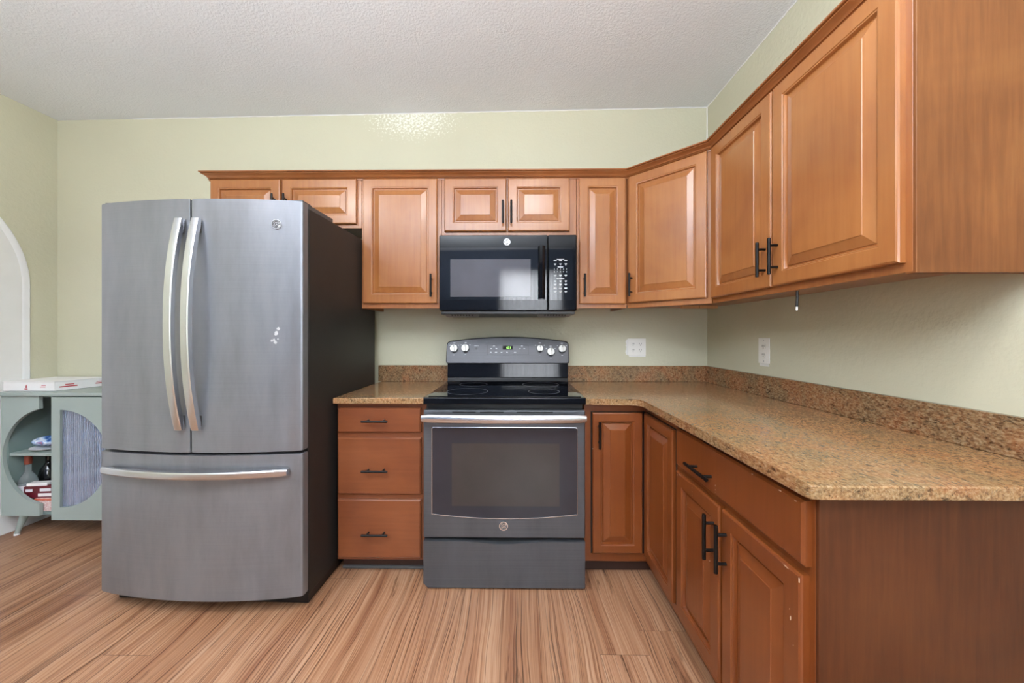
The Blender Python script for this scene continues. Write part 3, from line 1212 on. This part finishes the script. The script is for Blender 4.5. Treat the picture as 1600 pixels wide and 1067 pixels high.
t = thing('corner_base_cabinet', 'corner base cabinet with folding two-leaf door right of the range', 'cabinet', (.95, 2.1, 0), BG)
MB().prism([(.331, BY + .02), (BX + .02, BY + .02), (BX + .02, 1.437), (XR - .001, 1.437), (XR - .001, YB - .001), (.331, YB - .001)], ZK, ZB).build('carcass', 'wood_frame', t)
m = MB()
m.box(.331, BX + .0195, BY, BY + .0195, ZK, ZB, .001, 1).box(BX, BX + .0195, 1.437, BY - .0005, ZK, ZB, .001, 1)
m.build('face_frame', 'wood_low_shaded', t)
MB().prism([(.335, BY + .06), (BX + .06, BY + .06), (BX + .06, 1.438), (BX + .08, 1.438), (BX + .08, BY + .08), (.335, BY + .08)], 0, ZK - .0005).build('toe_kick', 'toe', t)
m = MB()
m.T = TBB
m.box(.364, .626, .0002, .004, .122, .815)
m.T = TBS
m.box(-(BY - .02) + .0, -1.447, .0002, .004, .122, .815)
m.build('door_gap', 'gap', t)
door(t, TBB, .369, .6125, .127, .812, mat='wood_low_shaded', hu=.399, hw=.708, rail=.050)
door(t, TBS, -1.772, -1.452, .127, .812, mat='wood_low_shaded', rail=.050)

yb0, yb1 = .782, 1.436
t = thing('base_cabinet', 'base cabinet with wide drawer over two doors on the right wall', 'cabinet', (.95, 1.1, 0), BG)
MB().box(BX + .02, XR - .001, yb0 + .016, yb1, ZK, ZB).build('carcass', 'wood_frame', t)
MB().box(BX, BX + .0195, yb0, yb1, ZK, ZB, .001, 1).build('face_frame', 'wood_low_shaded', t)
MB().box(BX + .06, BX + .075, yb0 + .016, yb1, 0, ZK - .0005).build('toe_kick', 'toe', t)
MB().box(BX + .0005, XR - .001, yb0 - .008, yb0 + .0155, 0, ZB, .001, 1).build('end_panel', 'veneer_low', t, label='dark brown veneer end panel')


def chip(parent, y, z, w_, h, v=.0202):
    m = MB()
    m.T = TBS
    nn = 9
    pts = [(-y + w_ / 3 * (.6 + .4 * random.random()) * math.cos(2 * math.pi * i / nn), z + h / 2.4 * (.6 + .4 * random.random()) * math.sin(2 * math.pi * i / nn)) for i in range(nn)]
    m.rings([[(a, v - .002, b) for a, b in pts], [(a, v + .0002, b) for a, b in pts]])
    m.build('paint_chip', 'chip', parent)


M['chip'] = plain('bare_primer_chip', rgb(196, 166, 142), 0.7)
d = slab_front(TBS, -1.418, -.792, .690, .832).build('drawer', 'wood_low_shaded', t)
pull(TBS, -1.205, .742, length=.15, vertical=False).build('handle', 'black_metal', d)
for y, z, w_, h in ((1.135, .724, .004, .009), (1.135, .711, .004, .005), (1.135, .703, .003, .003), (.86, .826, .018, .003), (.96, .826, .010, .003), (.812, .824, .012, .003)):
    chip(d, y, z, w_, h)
d = door(t, TBS, -1.418, -1.118, .125, .668, mat='wood_low_shaded', hu=-1.146, hw=.560, hl=.142)
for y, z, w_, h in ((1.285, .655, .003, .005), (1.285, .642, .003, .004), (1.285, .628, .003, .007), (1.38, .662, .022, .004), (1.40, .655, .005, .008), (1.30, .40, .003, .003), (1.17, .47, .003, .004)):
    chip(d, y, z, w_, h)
d = door(t, TBS, -1.104, -.798, .125, .668, mat='wood_low_shaded', hu=-1.078, hw=.560, hl=.142)
for y, z, w_, h in ((.826, .555, .006, .014), (.829, .573, .003, .004), (.84, .661, .034, .004), (.802, .655, .003, .018), (.99, .51, .003, .003), (.818, .50, .003, .005)):
    chip(d, y, z, w_, h)


# ------------------------------------------------------------------ granite
def counter(label, outline_, splash, loc):
    t = thing('countertop', label, 'countertop', loc, 'granite countertops')
    MB().prism(outline_, ZB + .0005, .885, .004, 3).build('slab', 'granite', t)
    for b in splash:
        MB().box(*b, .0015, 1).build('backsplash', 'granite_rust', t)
    return t


counter('short brown granite countertop on the drawer cabinet beside the refrigerator', [(-.886, 1.752), (-.443, 1.752), (-.443, YB - .001), (-.886, YB - .001)],
        [(-.905, -.4435, YB - .022, YB - .0005, .8855, .990)], (-.66, 2.08, .885))
arc = [(.592 - .012 * 0 + .045 - .045 * math.cos(R(a)), 1.742 - .045 + .045 * math.sin(R(a))) for a in range(0, 1)]
cn = [(.329, 1.745), (.545, 1.738), (.566, 1.733), (.582, 1.718), (.590, 1.695), (.592, .760), (.597, .747), (.611, .742), (XR - .001, .742), (XR - .001, YB - .001), (.329, YB - .001)]
counter('long L-shaped brown granite countertop running along the right wall', cn,
        [(.329, XR - .0225, YB - .022, YB - .0005, .8855, .988), (XR - .022, XR - .0005, .742, YB - .0005, .8855, .988)], (.95, 1.6, .885))


# ------------------------------------------------------------------ outlets
def receptacle(m, T, u, w, s=1.0):
    m.T = T
    m.mi = 0
    for k in (-1, 1):
        cz = w + k * .0195 * s
        nn = 20
        m.rings([[(u + .0165 * s * math.cos(2 * math.pi * i / nn), v, cz + .0145 * s * math.sin(2 * math.pi * i / nn)) for i in range(nn)] for v in (.0045, .0068)])
        m.mi = 1
        m.box(u - .0075 * s, u - .005 * s, .0066, .0072, cz - .002, cz + .007 * s).box(u + .005 * s, u + .0075 * s, .0066, .0072, cz - .002, cz + .007 * s)
        m.cyl((u, .0066, cz - .0075 * s), (u, .0072, cz - .0075 * s), .0026 * s, 10)
        m.mi = 0


t = thing('outlet', 'square white four-socket outlet plate on the back wall', 'outlet', (.787, YB, 1.11), 'wall outlets')
TO = frame((.787, YB - .0005, 1.11), *BACK)
m = MB()
m.T = TO
m.box(-.059, .059, 0, .005, -.056, .056, .002)
m.build('cover_plate', 'ivory', t)
for u in (-.025, .022):
    m = MB()
    receptacle(m, TO, u, 0)
    m.build('receptacle', ['ivory', 'slot'], t)
m = MB()
m.T = TO
nn = 26
pts = [(-.064 - .012 * random.random(), -.05 + .1 * i / nn) for i in range(nn + 1)] + [(-.03, .05), (-.03, -.05)]
m.rings([[(p[0], v, p[1]) for p in pts] for v in (0.0, .0008)])
m.box(-.05, .058, 0, .0008, -.064, -.05)
m.build('paint_patch', 'white_matte', t)
t = thing('outlet', 'tall white two-socket outlet plate on the right wall', 'outlet', (XR, 1.85, 1.11), 'wall outlets')
TO = frame((XR - .0005, 1.848, 1.110), *SIDE)
m = MB()
m.T = TO
m.box(-.040, .040, 0, .005, -.064, .064, .002)
m.mi = 1
for z in (-.052, .052):
    m.cyl((0, .0045, z), (0, .0056, z), .003, 10)
m.build('cover_plate', ['ivory', 'vent_grey'], t)
m = MB()
receptacle(m, TO, 0, 0, 1.1)
m.build('receptacle', ['ivory', 'slot'], t)
m = MB()
m.T = TO
m.box(-.036, .034, 0, .0008, -.078, -.055)
m.build('paint_patch', 'white_matte', t)


# ------------------------------------------------------------------ sage bar cabinet at the left wall, and what is in it
sx0, sx1, sy, sz0, sz1 = -3.017, -2.318, 2.10, .130, .834
t = thing('bar_cabinet', 'sage green bar cabinet with round cut-out front and fluted glass door', 'cabinet', (-2.67, 2.24, 0))
m = MB()
sb = YB - .018
m.box(sx0, sx0 + .016, sy + .019, sb, sz0, sz1).box(sx1 - .016, sx1, sy + .019, sb, sz0, sz1).box(sx0 + .016, sx1 - .016, sy + .019, sb, sz0, sz0 + .016)
m.box(sx0 + .016, sx1 - .016, sb - .008, sb, sz0 + .016, sz1).box(sx0 + .016, sx1 - .016, sy + .019, sb - .008, sz1 - .012, sz1)
m.build('carcass', 'sage_shaded', t)
MB().box(sx0 - .006, sx1 + .006, sy - .018, sb, sz1 + .0005, sz1 + .021, .003).build('top', 'sage', t)
MB().box(sx0 + .017, sx1 - .017, sy + .022, sb - .009, .474, .490, .001, 1).build('shelf', 'sage', t)
Tf = Matrix(((1, 0, 0, 0), (0, 0, -1, 0), (0, 1, 0, 0), (0, 0, 0, 1)))     # xy outline to an upright panel, thickness towards the viewer
ccx, ccz, cr = -2.722, .477, .288
arcp = [(ccx + cr * math.cos(R(a)), ccz + cr * math.sin(R(a))) for a in range(104, 257, 4)]
poly = [(sx0, sz0), (sx0, sz1), (-2.793, sz1), (-2.793, .762)] + arcp + [(-2.791, .19), (-2.791, sz0)]
m = MB()
m.T = Tf
m.prism(poly, -sy - .018, -sy)
m.build('front_panel', 'sage', t)
dcx, dcz, dr = -2.644, .472, .283
D = [(dcx + dr * math.cos(R(a)), dcz + dr * math.sin(R(a))) for a in range(-90, 91, 5)]
m = MB()
m.T = Tf
m.holed([(-2.694, .116), (sx1, .116), (sx1, .828), (-2.694, .828)], D, -sy + .002, -sy + .020)
dd = m.build('door', 'sage', t)
m = MB()
nn = 232
xs = [dcx - .006 + (dr + .012) * i / nn for i in range(nn + 1)]
rs0, rs1 = [], []
for x in xs:
    h = math.sqrt(max(0.0004, (dr + .005) ** 2 - max(0, x - dcx) ** 2)) if x < dcx + dr + .004 else .02
    yv = sy - .009 + .0030 * math.cos(2 * math.pi * (x - dcx) / .0125)
    rs0.append([(x, yv, dcz - h), (x, yv, dcz + h), (x, sy - .004, dcz + h), (x, sy - .004, dcz - h)])
m.rings(rs0)
m.build('fluted_glass', 'fluted', dd)
for x, ox in ((sx0 + .085, -.038), (sx1 - .085, .038)):
    for y in (sy + .045, sb - .05):
        m = MB()
        m.cyl((x, y, sz0), (x + ox, y - (.012 if y < 2.2 else 0), .010), .021, 16, .011)
        m.mi = 1
        m.cyl((x + ox * 1.0, y - (.012 if y < 2.2 else 0), .0105), (x + ox * 1.02, y - (.012 if y < 2.2 else 0), 0), .0125, 16)
        m.build('leg', ['sage', 'white_trim'], t)

# pizza box on top
t = thing('pizza_box', 'flat white card takeaway box with red print on the bar cabinet', 'box', (-2.88, 2.25, .856))
zt = sz1 + .0215
pb = [(-3.0555, 2.135), (-2.745, 2.135), (-2.700, 2.380), (-3.0555, 2.380)]
MB().prism(pb, zt, zt + .052, .002, 1).build('tray', 'card', t)
pl = [(-3.0557, 2.131), (-2.742, 2.131), (-2.697, 2.381), (-3.0557, 2.381)]
MB().prism(pl, zt + .0525, zt + .057, .0012, 1).build('lid', 'card', t)
yy = 2.1305
for (x0_, x1_, z0_, z1_) in ((-2.832, -2.800, .022, .026), (-2.824, -2.798, .030, .033), (-2.926, -2.908, .008, .017), (-2.921, -2.911, .019, .030), (-2.918, -2.913, .031, .038)):
    MB().box(x0_, x1_, yy + .0035, yy + .0046, zt + z0_, zt + z1_).build('lettering', 'red_print', t)
for (u0, u1, z0_, z1_) in ((.02, .10, .018, .025), (.045, .085, .030, .036), (.185, .235, .02, .026), (.19, .235, .031, .035)):
    m = MB()
    m.T = frame((-2.745, 2.135, zt), (.045, .245, 0), (.984, -.18, 0))
    m.box(u0, u1, -.0002, .0006, z0_, z1_)
    m.build('lettering', 'red_print', t)

# upper shelf: wrapped packet on a plate
zs = .4905
PL = (-2.868, 2.225)
t = thing('plate', 'white plate under the blue packet on the cabinet shelf', 'plate', (PL[0], PL[1], zs))
MB().lathe([(.045, 0), (.055, .001), (.092, .012), (.095, .015), (.09, .0155), (.052, .005), (.02, .0045)], (PL[0], PL[1], zs), 32).build('dish', 'card', t)
m = MB()
rs = []
for j in range(9):
    ph = -math.pi / 2 + math.pi * j / 8
    rs.append([(PL[0] - .005 + .098 * max(.04, math.cos(ph)) * math.cos(a) * (1 + .10 * math.sin(3 * a + 1) + .05 * math.sin(7 * a)), PL[1] + .062 * max(.04, math.cos(ph)) * math.sin(a) * (1 + .1 * math.sin(2 * a)),
                zs + .046 + .026 * math.sin(ph) * (1 + .25 * math.sin(2 * a + .5))) for a in [2 * math.pi * i / 28 for i in range(28)]])
m.rings(rs)
tag(m.build('snack_packet', 'wrapper'), 'crumpled blue and white packet lying on the shelf plate', 'packet')


def bottle(name, x, y, prof, mat, label, extra):
    t = thing(name, label, 'bottle', (x, y, sz0 + .016), 'bottles in the bar cabinet')
    MB().lathe(prof, (x, y, sz0 + .0165), 24).build('body', mat, t)
    for nm, pr, mt in extra:
        MB().lathe(pr, (x, y, sz0 + .0165), 24).build(nm, mt, t)


bottle('bottle', -2.952, 2.170, [(.034, 0), (.038, .004), (.038, .165), (.03, .19), (.016, .215), (.0135, .225), (.0135, .262)], 'clear_bottle',
       'clear glass bottle with copper cap and white label in the cabinet', [('cap', [(.0155, .263), (.0165, .267), (.0165, .312), (.014, .316)], 'copper'), ('label', [(.0385, .03), (.0388, .032), (.0388, .14), (.0385, .142)], 'label')])
bottle('bottle', -2.945, 2.262, [(.036, 0), (.044, .006), (.046, .12), (.044, .17), (.036, .205), (.018, .235), (.014, .245), (.014, .28)], 'dark_bottle',
       'round dark bottle with black cap behind the maroon carton', [('cap', [(.016, .281), (.017, .284), (.017, .315), (.015, .318)], 'black_plastic')])
bottle('bottle', -2.838, 2.272, [(.034, 0), (.038, .004), (.038, .18), (.03, .205), (.015, .235), (.0135, .25), (.0135, .285)], 'dark_bottle',
       'slim dark bottle with pale neck label near the door', [('cap', [(.0155, .286), (.016, .289), (.016, .305), (.014, .308)], 'black_plastic'), ('neck_label', [(.0385, .12), (.0388, .122), (.0388, .17), (.0385, .172)], 'label')])

zb = sz0 + .0168
t = thing('storage_box', 'floral red and white box with orange edge at the cabinet bottom', 'box', (-2.78, 2.16, zb))
MB().box(-2.853, -2.698, 2.124, 2.200, zb, zb + .062, .0015, 1).build('tray', 'floral', t)
MB().box(-2.855, -2.696, 2.122, 2.202, zb + .0625, zb + .072, .0015, 1).build('lid', 'orange', t)
MB().box(-2.850, -2.701, 2.127, 2.197, zb + .0722, zb + .0735).build('lid_top', 'floral', t)
# maroon carton lying askew on the floral box
zm = zb + .0742
t = thing('carton', 'maroon carton with white labels lying on the floral box', 'carton', (-2.84, 2.16, zm))
Tm = Matrix.Translation((-2.842, 2.163, zm)) @ Matrix.Rotation(R(5), 4, 'Z')
for nm, bx, mt in (('box', (-.083, .083, -.028, .026, 0, .066), 'maroon'), ('label', (-.072, -.035, -.0292, -.0282, .036, .052), 'label'), ('label', (.005, .065, -.0292, -.0282, .038, .054), 'label'), ('label', (-.005, .075, -.0292, -.0282, .008, .026), 'card')):
    m = MB()
    m.T = Tm
    m.box(*bx, .0015 if nm == 'box' else .0)
    m.build(nm, mt, t)
m = MB()
m.T = Tm @ Matrix.Translation((-.018, 0, .0662)) @ Matrix.Rotation(R(4), 4, 'Z')
m.box(-.055, .05, -.022, .020, 0, .018, .002)
tag(m.build('paper_packet', 'card'), 'small white paper packet lying on the maroon carton', 'packet')
t = thing('carton', 'white and pink carton behind the fluted glass door', 'carton', (-2.57, 2.2, zb))
MB().box(-2.675, -2.47, 2.14, 2.26, zb, zb + .055, .002).build('box', 'maroon', t)
MB().box(-2.68, -2.465, 2.135, 2.265, zb + .0555, zb + .115, .003).build('lid', 'card', t)
